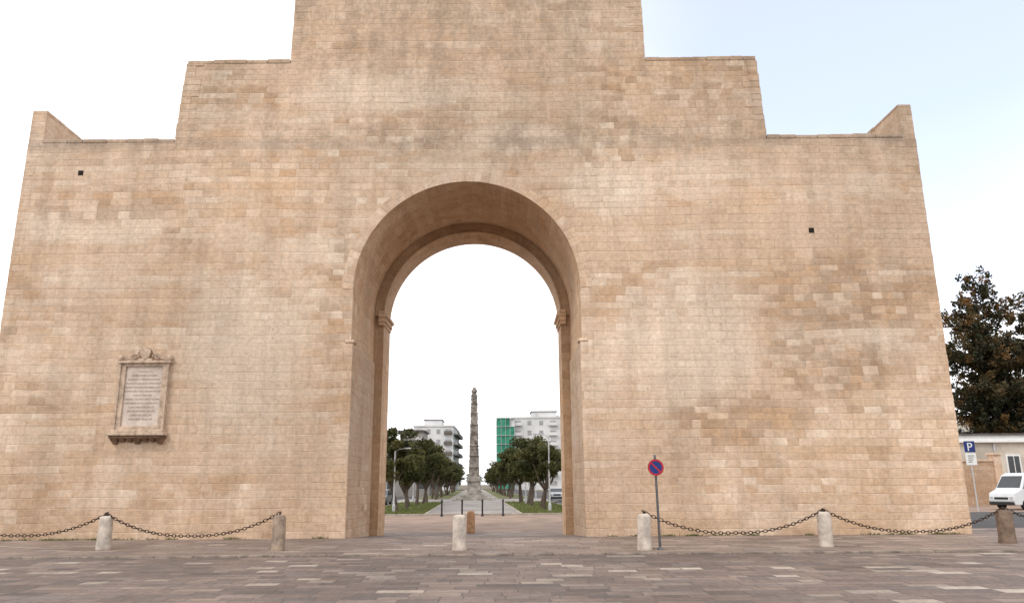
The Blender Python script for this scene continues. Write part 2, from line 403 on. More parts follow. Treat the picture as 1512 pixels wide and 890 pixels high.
def quoins(x,y0,y1,z0,z1,side,seed,dx=0):
    r=random.Random(seed); mb=MB(); z=z0
    while z<z1-.05:
        h=min(r.uniform(.22,.30),z1-z); t=(z-z0)/(z1-z0); xx=x+dx*t; L=r.choice((.35,.6)); o=r.uniform(.002,.024); f=r.uniform(.003,.010)
        a,b=(xx-L,xx+o) if side>0 else (xx-o,xx+L)
        mb.box(a,b,y0-f,y0+.5,z+.002,z+h-.002); z+=h
    return mb
for k,(x,y0,z0,z1,s,dx) in enumerate(((XL,0,-.3,ZT,-1,0),(XR,0,-.3,ZT,1,0),(-11.55,.014,ZT+.16,16.40,-1,.17),(9.24,.014,ZT+.16,16.40,1,-.11),(-7.66,.05,16.58,20.9,-1,.03),(5.13,.05,16.58,20.9,1,-.03))):
    quoins(x,y0,0,z0,z1,s,60+k,dx).make('quoins_%d'%k,M_wall,gate,bevel=.012)
def coping(x0,x1,y0,y1,z,h,seed,alongy=False):
    r=random.Random(seed); mb=MB(); t=x0 if not alongy else y0; e=x1 if not alongy else y1
    while t<e-.05:
        l=min(r.uniform(.4,.95),e-t)
        if e-t-l<.3: l=e-t
        j=r.uniform(-.012,.012); hz=h+r.uniform(-.035,.015)
        if alongy: mb.box(x0-.012+j*.4,x1+.012+j*.4,t+.004,t+l-.004,z,z+hz)
        else: mb.box(t+.004,t+l-.004,y0-.018+j,y1,z,z+hz)
        t+=l
    return mb
for i,a in enumerate(((XL+.5,-11.56,0,.7,ZT,.16),(9.26,XR-.45,0,.7,ZT,.16),(-11.38,-7.67,.03,.8,16.40,.17),(5.14,9.13,.03,.8,16.40,.17),(-7.62,5.09,.06,.8,20.9,.2))):
    coping(*a,seed=i).make('coping_stones_%d'%i,M_cope,gate,bevel=.025)
coping(XL,XL+.5,0,YB,14.46,.13,21,True).make('coping_stones_5',M_cope,gate,bevel=.02)
coping(XR-.45,XR,0,YB,14.50,.13,22,True).make('coping_stones_6',M_cope,gate,bevel=.02)
mb=MB()
for x,z in ((-14.7,12.2),(10.47,9.92)):
    mb.box(x-.09,x+.09,-.006,.05,z-.09,z+.09)
mb.make('putlog_holes',M_dark,gate)

# ------------------------------------------------------------------ plaque
pl=empty('inscribed_plaque'); PX=-11.72
mb=MB(); mb.box(PX-.60,PX+.60,-.06,.02,3.45,5.42); mb.make('tablet',M_plaque,pl,bevel=.01)
mb=MB()
for a in ((PX-.76,PX-.60,3.35,5.5),(PX+.60,PX+.76,3.35,5.5)): mb.box(a[0],a[1],-.12,.02,a[2],a[3])
mb.box(PX-.60,PX+.60,-.12,.02,5.40,5.5); mb.box(PX-.60,PX+.60,-.12,.02,3.35,3.47)
for a in ((PX-.80,PX-.745,3.3,5.5),(PX+.745,PX+.80,3.3,5.5)): mb.box(a[0],a[1],-.16,.02,a[2],a[3])
mb.box(PX-.86,PX+.86,-.20,.02,5.5,5.58)
for sx in (-1,1):
    mb.lathe(PX+sx*.80,-.1,[(.03,5.58),(.08,5.62),(.09,5.70),(.04,5.78)],10)
mb.box(PX-.22,PX+.22,-.14,.02,5.58,5.66)
n=14; ang=[2*math.pi*i/n for i in range(n)]
sh=[(PX+.19*math.cos(a)*(1 if math.sin(a)>0 else .8),5.84+.2*math.sin(a)) for a in ang]
b=len(mb.v); mb.v+=[(x,-.16,z) for x,z in sh]+[(x,.02,z) for x,z in sh]
mb.f.append(tuple(b+i for i in range(n))); mb.mi.append(0)
for i in range(n): mb.f.append((b+i,b+n+i,b+n+(i+1)%n,b+(i+1)%n)); mb.mi.append(0)
for sx in (-1,1):
    pts=[];rr=[]
    for k in range(16):
        a=k/15*math.pi*2.2; q=.14*(1-k/20); pts.append((PX+sx*(.36-q*math.cos(a)),-.1,5.71+q*math.sin(a)*.8)); rr.append(.028)
    mb.tube(pts,rr,6)
    mb.tube([(PX+sx*.2,-.1,5.93),(PX+sx*.3,-.1,5.78),(PX+sx*.52,-.1,5.66),(PX+sx*.70,-.1,5.61)],[.03,.035,.03,.02],6)
mb.make('frame_and_crest',M_plaqueF,pl,bevel=.008)
mb=MB(); mb.box(PX-.92,PX+.92,-.34,.02,3.17,3.27); mb.box(PX-.85,PX+.85,-.27,.02,3.27,3.35); mb.make('ledge',M_plaqueF,pl,bevel=.02)
mb=MB(); mb.box(PX-.86,PX+.86,-.26,.02,3.09,3.17)
for i in range(7):
    x=PX-.72+i*.24; w=.10 if i%3 else .13; d=.12 if i%3 else .18
    b=len(mb.v)
    mb.v+=[(x-w,-.22,3.09),(x+w,-.22,3.09),(x+w,.02,3.09),(x-w,.02,3.09),(x-w*.5,-.06,3.09-d),(x+w*.5,-.06,3.09-d),(x+w*.5,.02,3.09-d),(x-w*.5,.02,3.09-d)]
    mb.f+=[tuple(b+k for k in q) for q in ((0,4,5,1),(1,5,6,2),(2,6,7,3),(3,7,4,0),(4,7,6,5))]; mb.mi+=[0]*5
mb.make('corbels',M_plaqueD,pl,bevel=.015)
def text(name,body,size,loc,mat,parent,align='CENTER',ext=.002):
    c=bpy.data.curves.new(name,'FONT'); c.body=body; c.size=size; c.align_x=align; c.extrude=ext; c.space_line=1.02
    c.materials.append(mat); o=bpy.data.objects.new(name,c); o.location=loc; o.rotation_euler=(math.pi/2,0,0); link(o,parent); return o
text('inscription',"CAROLO V\nIMPERATORI CAESARI\nAUGUSTO TRIUMPHATORI\nINDICO GALLICO AFRICANO\nCHRISTIANORUM REBELLIUM\nDOMITORI TURCARUM PAVORI\nFUGATORIQUE\nIMPERIO TOTO CHRISTIANAE\nREIPUBLICAE RE CONSULTO\nCUM ORBI ITALIAE ET\nHYDRUNTINAE SALUTI\nLUPIENSES ARCUM\nDICAVERE MDXLVIII",.085,(PX,-.063,5.2),M_letter,pl).data.space_line=1.5

# ------------------------------------------------------------------ ground
def sheet(name,x0,x1,y0,y1,z,mat,z1=None):
    z1=z if z1 is None else z1
    return mk(name,[(x0,y0,z),(x1,y0,z),(x1,y1,z1),(x0,y1,z1)],[(0,1,2,3)],mat)
sheet('ground',-2500,2500,-2500,2500,-.40,M_earth)
sheet('plaza_paving',-70,70,-70,-5.75,-.045,M_plaza)
o=mk('pavement',[(-70,-5.6,0),(70,-5.6,0),(70,0,0),(-70,0,0),(70,6,-.3),(-70,6,-.3),(70,8,-.3),(-70,8,-.3)],[(0,1,2,3),(3,2,4,5),(5,4,6,7)],M_pave)
sheet('passage_paving',CX-R1+.08,CX+R1-.08,.02,5.98,.004-.001,M_pass,-.295)
mb=MB(); x=-70; r=random.Random(3)
while x<70:
    l=r.uniform(.8,1.3); mb.box(x+.004,x+l-.004,-5.76+r.uniform(-.008,.008),-5.6,-.3,.0+r.uniform(-.004,.004)); x+=l
mb.make('kerb',M_kerb,bevel=.015)
sheet('road',-120,120,8,25,-.31,M_road)
AX=lambda y:-1.1-.04*y
def strip(name,o0,o1,y0,y1,z,mat):
    return mk(name,[(AX(y0)+o0,y0,z),(AX(y0)+o1,y0,z),(AX(y1)+o1,y1,z),(AX(y1)+o0,y1,z)],[(0,1,2,3)],mat)
strip('avenue_paving',-2.9,3.0,25.15,300,-.22,M_walk)
strip('grass',-7.6,-3.05,25.15,58,-.20,M_grass); strip('grass',3.15,7.7,25.15,58,-.20,M_grass)
strip('grass',-7.6,-3.05,76,200,-.20,M_grass); strip('grass',3.15,7.7,76,200,-.20,M_grass)
strip('obelisk_plaza_paving',-9,9,58,76,-.212,M_walk)
strip('side_road',-17,-7.8,25.15,300,-.31,M_asph); strip('side_road',7.9,17,25.15,300,-.31,M_asph)
mb=MB()
mb.box(AX(25)-7.8,AX(25)+7.9,25.0,25.15,-.4,-.19)
def obox(mb,o0,o1,y0,y1,z0,z1):
    b=len(mb.v)
    for z in (z0,z1): mb.v+=[(AX(y0)+o0,y0,z),(AX(y0)+o1,y0,z),(AX(y1)+o1,y1,z),(AX(y1)+o0,y1,z)]
    mb.f+=[tuple(b+i for i in q) for q in ((0,3,2,1),(4,5,6,7),(0,1,5,4),(1,2,6,5),(2,3,7,6),(3,0,4,7))]; mb.mi+=[0]*6
for o0,o1 in ((-7.8,-7.6),(-3.05,-2.9),(3.0,3.15),(7.7,7.9)):
    obox(mb,o0,o1,25.16,58,-.4,-.185)
    obox(mb,o0,o1,76,200,-.4,-.185)
mb.make('kerb',M_kerb2,bevel=.01)
sheet('asphalt_road',17.5,120,8.3,25,-.306,M_asph)
sheet('parking_lot',17.5,120,25.1,60,-.32,M_road)
N=9000; yy=25.3+32*rng.random(N)**1.5; side=rng.random(N)<.5
oo=np.where(side,-7.5+4.4*rng.random(N),3.2+4.4*rng.random(N)); xx=-1.1-.04*yy+oo
V=np.zeros((N,3,3)); a=rng.random(N)*6.28; hh=.05+.12*rng.random(N); w=.03
V[:,0]=np.stack([xx-w*np.cos(a),yy-w*np.sin(a),np.full(N,-.2)],1); V[:,1]=np.stack([xx+w*np.cos(a),yy+w*np.sin(a),np.full(N,-.2)],1)
V[:,2]=np.stack([xx+rng.normal(0,.03,N),yy+rng.normal(0,.03,N),-.2+hh],1)
M_tuft=leafmat('grass_blades',[(0,(.09,.10,.03)),(1,(.20,.23,.07))],.3)
mk('grass_tufts',V.reshape(-1,3).tolist(),[(3*i,3*i+1,3*i+2) for i in range(N)],M_tuft,tint=rng.random(N))
N=1100; cx=rng.choice(np.concatenate([rng.uniform(XL,CX-R1-.5,22),rng.uniform(CX+R1+.5,XR,20)]),N)+rng.normal(0,.12,N)
ok=(np.abs(cx-CX)>R1+.4); cx=cx[ok]; N=len(cx); cy=-np.abs(rng.normal(0,.035,N))-.01; hh=rng.uniform(.02,.09,N)
V=np.zeros((N,3,3)); V[:,0]=np.stack([cx-.012,cy,np.zeros(N)],1); V[:,1]=np.stack([cx+.012,cy,np.zeros(N)],1); V[:,2]=np.stack([cx+rng.normal(0,.05,N),cy-np.abs(rng.normal(0,.04,N)),hh],1)
mk('weeds',V.reshape(-1,3).tolist(),[(3*i,3*i+1,3*i+2) for i in range(N)],M_tuft,tint=rng.random(N))

# ------------------------------------------------------------------ bollards + chains
BP=[(-15.4,-3.2,0),(-10.6,-3.7,0),(-5.80,-4.4,1),(-1.17,-4.7,0),(3.42,-4.95,0),(8.13,-4.4,0),(13.25,-3.6,2),(18.3,-2.9,1)]
mats=[M_boll,M_boll2,M_boll3]
for i,(x,y,k) in enumerate(BP):
    e=empty('stone_bollard'); h=.84+.03*random.random(); r0=[.175,.17,.205][k]
    mb=MB(); mb.lathe(0,0,[(r0*1.04,-.1),(r0*1.05,.05),(r0*1.0,.12),(r0*.98,h*.6),(r0*.95,h-.10),(r0*.88,h-.04),(r0*.66,h-.008),(r0*.3,h)],24)
    v=[(a+random.gauss(0,.004),b+random.gauss(0,.004),c) for a,b,c in mb.v]; mb.v=v
    o=mb.make('shaft',mats[k],e,smooth=True)
    if i!=3:
        mb=MB(); mb.tube([(0,0,h-.02),(0,0,h+.03)],[.03,.022],8); 
        mb.tube([(.03*math.cos(t),0,h+.05+.03*math.sin(t)) for t in np.linspace(0,6.28,10)],[.01]*10,6)
        mb.make('chain_ring',M_iron,e)
    e.location=(x,y,0); e.rotation_euler=(random.uniform(-.012,.012),random.uniform(-.015,.015),random.random()*6)
    BP[i]=(x,y,h+.03)
e=empty('stone_bollard'); mb=MB(); mb.lathe(0,0,[(.17,-.1),(.17,.1),(.165,.5),(.16,.76),(.14,.84),(.06,.87)],20); mb.make('shaft',M_bollT,e,smooth=True); e.location=(-1.42,7.2,-.31)
def torus(L=.052,W=.027,r=.0085,n=12,k=5):
    v=[];f=[]
    for i in range(n):
        a=2*math.pi*i/n; c=Vector((L*math.cos(a)*1.0,W*math.sin(a),0)); nrm=Vector((math.cos(a),math.sin(a),0)).normalized()
        for j in range(k):
            b=2*math.pi*j/k; v.append(c+nrm*r*math.cos(b)+Vector((0,0,r*math.sin(b))))
    for i in range(n):
        for j in range(k): f.append((i*k+j,((i+1)%n)*k+j,((i+1)%n)*k+(j+1)%k,i*k+(j+1)%k))
    return v,f
TV,TF=torus(L=.062,W=.034,r=.0115)
def chain(p,q,sag):
    p=Vector(p); q=Vector(q); pts=[]
    n=400
    for i in range(n+1):
        t=i/n; c=p.lerp(q,t); c.z-=sag*4*t*(1-t)*(1+.15*(abs(2*t-1))); pts.append(c)
    v=[];f=[];acc=0;k=0;nxt=0
    for i in range(1,n+1):
        acc+=(pts[i]-pts[i-1]).length
        if acc>=nxt:
            nxt+=.098; t=(pts[i]-pts[i-1]).normalized(); up=Vector((0,0,1)); s=t.cross(up).normalized(); u=s.cross(t)
            if k%2: s,u=u,-s
            b=len(v); v+=[tuple(pts[i]+t*a.x+s*a.y+u*a.z) for a in TV]; f+=[tuple(b+z for z in F) for F in TF]; k+=1
    mk('chain',v,f,M_iron,smooth=True)
for i,j,s in ((0,1,.55),(1,2,.56),(4,5,.54),(5,6,.57),(6,7,.5)):
    a,b=BP[i],BP[j]; chain((a[0],a[1],a[2]+.02),(b[0],b[1],b[2]+.02),s)

# ------------------------------------------------------------------ no-parking sign
def disc(mb,r0,r1,y,zc,mi,n=32,xc=0):
    b=len(mb.v)
    for i in range(n):
        a=2*math.pi*i/n; mb.v+=[(xc+r0*math.cos(a),y,zc+r0*math.sin(a)),(xc+r1*math.cos(a),y,zc+r1*math.sin(a))]
    for i in range(n):
        k=(i+1)%n; mb.f.append((b+2*i,b+2*i+1,b+2*k+1,b+2*k)); mb.mi.append(mi)
sg=empty('no_parking_sign')
mb=MB(); mb.tube([(0,0,-.02),(0,0,2.26)],[.032,.03],12); mb.lathe(0,0,[(.075,0),(.07,.03),(.035,.07)],14)
mb.tube([(0,0,2.26),(0,0,2.3)],[.034,.02],10); mb.make('post',M_steel,sg)
mb=MB()
nn=32
mb.v+=[(.205*math.cos(2*math.pi*i/nn),-.040,1.98+.205*math.sin(2*math.pi*i/nn)) for i in range(nn)]+[(.205*math.cos(2*math.pi*i/nn),-.032,1.98+.205*math.sin(2*math.pi*i/nn)) for i in range(nn)]
mb.f.append(tuple(range(nn))); mb.mi.append(0); mb.f.append(tuple(reversed(range(nn,2*nn)))); mb.mi.append(2)
for i in range(nn): mb.f.append((i,nn+i,nn+(i+1)%nn,(i+1)%nn)); mb.mi.append(2)
disc(mb,.158,.202,-.043,1.98,1)
c=.7071; L=.162; w=.018
def rp(x,z): return (x*c+z*c,-.0445,1.98-x*c+z*c)
mb.quad(rp(-L,-w),rp(L,-w),rp(L,w),rp(-L,w),mi=1)
mb.box(-.05,.05,-.032,.035,1.93,1.96,2)
mb.make('disc',[M_blue,M_red,M_steel],sg)
sg.location=(3.80,-4.95,0); sg.rotation_euler=(0,-.008,.05)

# ------------------------------------------------------------------ parking sign
ps=empty('parking_sign')
mb=MB(); mb.tube([(0,0,-.05),(0,0,4.4)],[.04,.035],10); mb.make('post',M_lamp,ps)
mb=MB(); mb.box(-.35,.35,-.06,-.045,3.70,4.4); mb.make('blue_panel',M_blue,ps,bevel=.01)
mb=MB(); mb.box(-.35,.35,-.06,-.045,2.88,3.64); mb.make('white_panel',M_white,ps,bevel=.01)
mb=MB()
for i in range(4): mb.box(-.2,.2-.05*i,-.066,-.06,3.45-.13*i,3.49-.13*i)
mb.make('panel_text',M_blackp,ps)
text('letter_p','P',.74,(0,-.064,3.79),M_white,ps)
ps.location=(30.1,25.6,-.3)

# ------------------------------------------------------------------ obelisk
ob=empty('obelisk'); 
mb=MB()
for i,(w,z0,z1) in enumerate(((2.4,-.1,.15),(2.0,.15,.38),(1.6,.38,.62),(1.2,.62,.82))): mb.box(-w,w,-w,w,z0,z1)
mb.box(-.95,.95,-.95,.95,.82,1.05); mb.box(-.78,.78,-.78,.78,1.05,2.15); mb.box(-.95,.95,-.95,.95,2.15,2.35); mb.box(-.72,.72,-.72,.72,2.35,2.75)
mb.make('pedestal',M_obelb,ob,bevel=.04)
mb=MB(); z=2.75; H=12.3; r=random.Random(5); k=0
q=math.sqrt(2)
while z<H-.3:
    t=(z-2.75)/(H-2.75); w=.60*(1-t)+.30*t; hb=1.15 if k%2==0 else 1.35
    if z+hb>H: hb=H-z
    t2=(z+hb-2.75)/(H-2.75); w2=.60*(1-t2)+.30*t2
    mb.lathe(0,0,[(w*q,z),(w2*q,z+hb-.2)],4,rotz=math.pi/4)
    mb.lathe(0,0,[((w2+.03)*q,z+hb-.2),((w2+.12)*q,z+hb-.1),((w2-.04)*q,z+hb)],4,rotz=math.pi/4)
    for f in range(4):
        for m_ in range(14):
            a=f*math.pi/2; px=r.uniform(-.78,.78)*w2; pz=z+r.uniform(.12,hb-.25); s=r.uniform(.04,.085)
            cx,cy=math.sin(a)*w*.97-math.cos(a)*px,-math.cos(a)*w*.97-math.sin(a)*px
            mb.lathe(cx,cy,[(s*.4,pz-s),(s,pz-s*.3),(s*.8,pz+s*.5),(s*.3,pz+s)],6)
    z+=hb; k+=1
mb.lathe(0,0,[(.30,H),(.38,H+.1),(.22,H+.2),(.36,H+.4),(.35,H+.6),(.2,H+.78),(.22,H+.85),(.06,H+1.0)],10)
mb.make('carved_shaft',M_obel,ob,bevel=.015)
ob.location=(AX(67.4)+.05,67.4,-.25)

# ------------------------------------------------------------------ avenue posts and lamps
for x in (-3.95,-2.70,-1.45,-.18):
    e=empty('iron_post'); mb=MB(); mb.lathe(0,0,[(.09,0),(.085,.08),(.055,.12),(.05,.85),(.065,.88),(.065,.93),(.03,1.02)],12); mb.make('shaft',M_blackp,e,smooth=False); e.location=(x,23.8,-.31)
def lamp(x,y,h,arm=1):
    e=empty('street_lamp'); mb=MB(); mb.lathe(0,0,[(.11,0),(.10,.5),(.06,.6),(.045,h)],10)
    mb.tube([(0,0,h-.1),(arm*.25,0,h+.12),(arm*.7,0,h+.18)],[.035,.03,.03],8); mb.make('pole',M_lamp,e)
    mb=MB(); x0,x1=sorted((arm*.6,arm*1.1)); mb.box(x0,x1,-.11,.11,h+.13,h+.22); mb.make('lamp_head',M_lamp,e,bevel=.03); e.location=(x,y,-.25)
lamp(-7.6,28.6,4.1,1); lamp(2.95,28.2,5.0,-1); lamp(1.9,50,3.6,1); lamp(-10,60,5,1); lamp(4.0,80,5,-1)

# ------------------------------------------------------------------ trees
def leaves(cent,rad,n,size,squash=.8,flat=False):
    nc=len(cent); idx=rng.integers(0,nc,n); c=cent[idx]; r=rad[idx][:,None]
    d=rng.normal(size=(n,3)); d/=np.linalg.norm(d,axis=1)[:,None]
    p=c+d*r*(rng.random((n,1))**.45)*np.array([1,1,squash])
    a=rng.normal(size=(n,3)); a/=np.linalg.norm(a,axis=1)[:,None]
    b=np.cross(a,rng.normal(size=(n,3))); b/=np.linalg.norm(b,axis=1)[:,None]
    s=size*(.6+.8*rng.random((n,1))); a=a*s; b=b*s*.55
    V=np.stack([p-a,p-b*.9,p+a,p+b*.9],1)
    return V,idx
def tree_mesh(name,seed,H,rx,n=5200,leaf=.12):
    global rng
    rng=np.random.default_rng(seed); r=random.Random(seed); mb=MB()
    lean=r.uniform(-.5,.5); zf=1.1+.4*r.random(); base=Vector((0,0,-.1))
    fork=Vector((lean*.7,r.uniform(-.2,.2),zf))
    mb.tube([base,(lean*.2,0,.5),fork],[.15,.12,.10],8)
    cz=H-1.75; cents=[];rads=[]
    for i in range(5):
        a=2*math.pi*i/5+r.uniform(-.4,.4); q=rx*.55
        e1=fork+Vector((math.cos(a)*q*.5,math.sin(a)*q*.5,.7)); e2=Vector((fork.x+math.cos(a)*q,fork.y+math.sin(a)*q,cz+.4*r.random()))
        mb.tube([fork,e1,e2],[.08,.06,.025],6)
    nt=len(mb.f)
    for i in range(36):
        d=Vector((r.gauss(0,1),r.gauss(0,1),r.gauss(0,1))).normalized(); k=r.uniform(.45,1.0)
        cents.append((lean*.6+d.x*rx*k,d.y*rx*k,cz+d.z*1.5*k+.15)); rads.append(r.uniform(.28,.6))
    cents=np.array(cents); rads=np.array(rads)
    V,idx=leaves(cents,rads,n,leaf,.75)
    ct=rng.random(len(cents))*.65; tint=np.clip(ct[idx]+.35*rng.random(n),0,1)
    b=len(mb.v); vs=mb.v+V.reshape(-1,3).tolist(); fs=mb.f+[(b+4*i,b+4*i+1,b+4*i+2,b+4*i+3) for i in range(n)]
    me=bpy.data.meshes.new(name); me.from_pydata([tuple(v) for v in vs],[],fs); me.materials.append(M_bark); me.materials.append(M_leafA)
    me.polygons.foreach_set('material_index',[0]*nt+[1]*n)
    at=me.attributes.new('tint','FLOAT','FACE'); at.data.foreach_set('value',np.concatenate([np.zeros(nt),tint]).astype(np.float32)); me.update()
    return me
TM=[tree_mesh('holm_oak_mesh_%d'%i,20+i,5.0,1.9) for i in range(4)]
r=random.Random(11)
for side in (-1,1):
    y=29.5 if side<0 else 30
    while y<180:
        if not (62<y<72):
            o=bpy.data.objects.new('holm_oak_tree',TM[r.randrange(4)]); link(o)
            s=r.uniform(.95,1.2); o.scale=(s*r.uniform(.95,1.15),s,s)
            o.location=(AX(y)+side*(5.0+r.uniform(-.4,.4)),y,-.2); o.rotation_euler=(0,0,r.random()*6.28)
        y+=r.uniform(4.6,6.2)
def conifer(name,seed,H,R,n,x,y):
    global rng
    rng=np.random.default_rng(seed); r=random.Random(seed); mb=MB()
    mb.tube([(0,0,-.3),(.1,0,H*.3),(0,.1,H*.7),(0,0,H-.8)],[.42,.34,.18,.04],9)
    c=[];rd=[];tt=[]
    z=3.0
    while z<H-.5:
        t=(z-3)/(H-3); prof=R*(min(1,(1-t)*1.9))**.55*(.82+.22*math.sin(z*1.3+seed))
        nb_=max(4,int(11*(1-t))+4)
        for k in range(nb_):
            a=r.random()*6.28; L=prof*r.uniform(.5,1.2)
            rise=.35*L
            if k%2==0: mb.tube([(0,0,z),(math.cos(a)*L*.5,math.sin(a)*L*.5,z+rise*.4),(math.cos(a)*L*.95,math.sin(a)*L*.95,z+rise)],[.07,.05,.015],5)
            m_=max(1,int(L/.7)); ti=r.random()
            for q in range(m_):
                f=(q+1)/m_; c.append((math.cos(a)*L*f+r.gauss(0,.15),math.sin(a)*L*f+r.gauss(0,.15),min(H,z+rise*f+r.gauss(0,.2)))); rd.append(r.uniform(.4,.8)*(1.1-.4*f)); tt.append(ti*.5+.35*f*r.random()+(.3*t if r.random()<.5 else 0))
        z+=r.uniform(.45,.7)
    c=np.array(c); rd=np.array(rd); tt=np.array(tt)
    nt=len(mb.f); V,idx=leaves(c,rd,n,.18,1.15); tint=np.clip(tt[idx]+.25*(rng.random(n)-.3),0,1)
    b=len(mb.v); vs=mb.v+V.reshape(-1,3).tolist(); fs=mb.f+[(b+4*i,b+4*i+1,b+4*i+2,b+4*i+3) for i in range(n)]
    o=mk(name,vs,fs,[M_bark,M_leafC],midx=[0]*nt+[1]*n,tint=np.concatenate([np.zeros(nt),tint])); o.location=(x,y,-.3)
conifer('cypress_tree',3,23.6,5.3,52000,50.2,54)
conifer('cypress_tree',8,22.1,4.6,46000,57.0,55)
conifer('cypress_tree',12,19.5,4.5,26000,64.5,56)
def belt(name,x0,x1,y,h,n,seed):
    global rng
    rng=np.random.default_rng(seed); k=int((x1-x0)/2.2)
    cx=x0+(x1-x0)*rng.random(k*3); c=np.stack([cx,y+rng.normal(0,3,k*3),h*(.25+.55*rng.random(k*3)*(.7+.3*np.sin(cx*.21)))],1); rd=h*.16*(1+rng.random(k*3))
    V,idx=leaves(c,rd,n,.5,.9); ct=rng.random(len(c))
    mk(name,V.reshape(-1,3).tolist(),[(4*i,4*i+1,4*i+2,4*i+3) for i in range(n)],M_leafD,tint=np.clip(.6*ct[idx]+.4*rng.random(n),0,1))
belt('distant_trees',-90,60,330,9,14000,41)
belt('distant_trees',60,210,190,9,12000,42)
belt('distant_trees',-230,-40,200,9,12000,43)

# ------------------------------------------------------------------ buildings
def building(name,x0,x1,y0,y1,h,floors,cols,mat,side=0,pent=None,sidemat=None,frame=None,win=None):
    e=empty(name); mb=MB(); mb.box(x0,x1,y0,y1,-.4,h); mb.make('walls',mat,e)
    mb=MB(); mb.box(x0-.25,x1+.25,y0-.25,y1+.25,h,h+.5); mb.make('cornice',mat,e)
    if pent:
        mb=MB(); mb.box(*pent); mb.make('penthouse',mat,e)
        mb=MB(); mb.box(pent[0]-.3,pent[1]+.3,pent[2]-.3,pent[3]+.3,pent[5],pent[5]+.25); mb.make('penthouse_roof',M_roof,e)
    mb=MB(); rr=random.Random(name+str(x0))
    for q in range(5):
        xx=rr.uniform(x0+1,x1-2); yy=rr.uniform(y0+1,y1-2); hh=rr.uniform(.6,1.6); mb.box(xx,xx+rr.uniform(.6,1.8),yy,yy+1.2,h+.5,h+.5+hh)
        mb.tube([(xx+.3,yy,h+.5),(xx+.3,yy,h+2.6+rr.random())],[.05,.04],5); mb.box(xx-.3,xx+.9,yy-.02,yy+.02,h+2.4,h+2.46)
    mb.make('rooftop_equipment',M_bgrey2,e)
    fh=h/floors; g=MB(); fr=MB(); bl=MB(); cw=(x1-x0)/cols
    for f in range(floors):
        for c_ in range(cols):
            cx=x0+cw*(c_+.5); z=f*fh+fh*.32; w=.6 if (c_%3) else .95
            fr.box(cx-w-.1,cx+w+.1,y0-.05,y0+.01,z-.1,z+fh*.42+.1); g.box(cx-w,cx+w,y0-.08,y0-.04,z,z+fh*.42)
            if c_%3==0 and f: bl.box(cx-w-.5,cx+w+.5,y0-1.1,y0-.002,z-.25,z-.1); bl.box(cx-w-.5,cx+w+.5,y0-1.1,y0-1.04,z-.1,z+.8)
        if side:
            xs=x1 if side>0 else x0; k=int((y1-y0)/4)
            for q in range(k):
                yy=y0+4*q+1; z=f*fh+fh*.3
                a,b=(xs+.002,xs+.06) if side>0 else (xs-.06,xs-.002)
                g.box(a,b,yy,yy+1.6,z,z+fh*.55)
            if f:
                a,b=(xs+.002,xs+1.5) if side>0 else (xs-1.5,xs-.002)
                bl.box(a,b,y0+.6,y1-1,z-.3,z-.1); a2=(b-.08,b) if side>0 else (a,a+.08); bl.box(a2[0],a2[1],y0+.6,y1-1,z-.1,z+.85)
    fr.make('window_frames',frame or M_bgrey2,e); g.make('windows',win or M_glassf,e)
    if bl.f: bl.make('balconies',M_balc if side else mat,e)
    return e
building('apartment_building',-31,-17.6,235,268,20.6,6,4,M_bwhite,side=1,pent=(-28,-22,240,250,20.6,23.2))
building('apartment_building',-23,-12.6,105,122,8.3,3,4,M_bgrey,side=1,pent=(-18,-14,107,114,8.3,10.4),win=M_glass)
e=building('apartment_building',2.2,26,235,262,23.2,7,6,M_bwhite,pent=(9,17.5,238,248,23.2,25.6))
mb=MB(); mb.box(-2.6,3.2,233.5,258,0,23.0); mb.make('scaffold_core',M_bwhite,e)
mb=MB(); sc=MB()
for f in range(8):
    for c_ in range(4):
        x0=-2.9+1.5*c_; zz=f*2.9
        if (f,c_) in ((7,3),(3,2)): continue
        mb.box(x0+.04,x0+1.44,233.0+.05*random.random(),233.1+.05,zz+.12,zz+2.8)
    for c_ in range(10):
        y0=233.3+2.4*c_; mb.box(-3.1,-3.0,y0+.05,y0+2.3,zz+.12,zz+2.8)
    sc.box(-3.05,3.2,232.7,233.5,f*2.9+2.82,f*2.9+2.95)
for c_ in range(5): sc.tube([(-2.95+1.5*c_,232.9,0),(-2.95+1.5*c_,232.9,24.2)],[.06,.06],6)
mb.make('netting',M_net,e); sc.make('scaffold_poles',M_lamp,e)
building('apartment_building',-60,-34,150,170,13,4,6,M_bcream)
building('apartment_building',80,110,150,175,14,4,7,M_bcream)
h=empty('stucco_house')
mb=MB(); mb.box(37.0,62,41,49,-.4,4.75); mb.make('walls',M_bcream,h)
mb=MB(); mb.box(36.7,62.3,40.7,49.3,4.75,4.95); mb.box(37.05,62,41.05,49,4.95,5.35); mb.make('cornice',M_white,h)
mb=MB(); mb.box(36.9,62.1,40.85,49.1,5.35,5.5); mb.make('roof',M_roof,h)
mb=MB(); fr=MB()
for x in (42.9,46.4,50.1,54):
    fr.box(x-.62,x+.62,40.94,41.01,1.75,3.75); mb.box(x-.47,x+.47,40.9,40.95,1.9,3.6)
    fr.box(x-.025,x+.025,40.87,40.9,1.9,3.6)
fr.make('window_frames',M_white,h); mb.make('windows',M_glass,h)
mb=MB(); mb.box(44.2,45.1,40.93,41.01,-.3,2.0); mb.make('door',M_balc,h)
mb=MB(); mb.tube([(41.4,40.9,-.3),(41.4,40.9,4.7)],[.06,.06],8); mb.make('downpipe',M_lamp,h)
M_yard=stone_wall('yard_wall_stone',tone=(.76,.72,.68),contrast=1,h=.3,w=.55)
y=empty('yard_wall'); mb=MB(); mb.box(24,38.9,37.4,37.9,-.4,3.1); mb.make('wall',M_yard,y)
mb=MB(); mb.box(23.95,38.9,37.3,38.0,3.1,3.25)
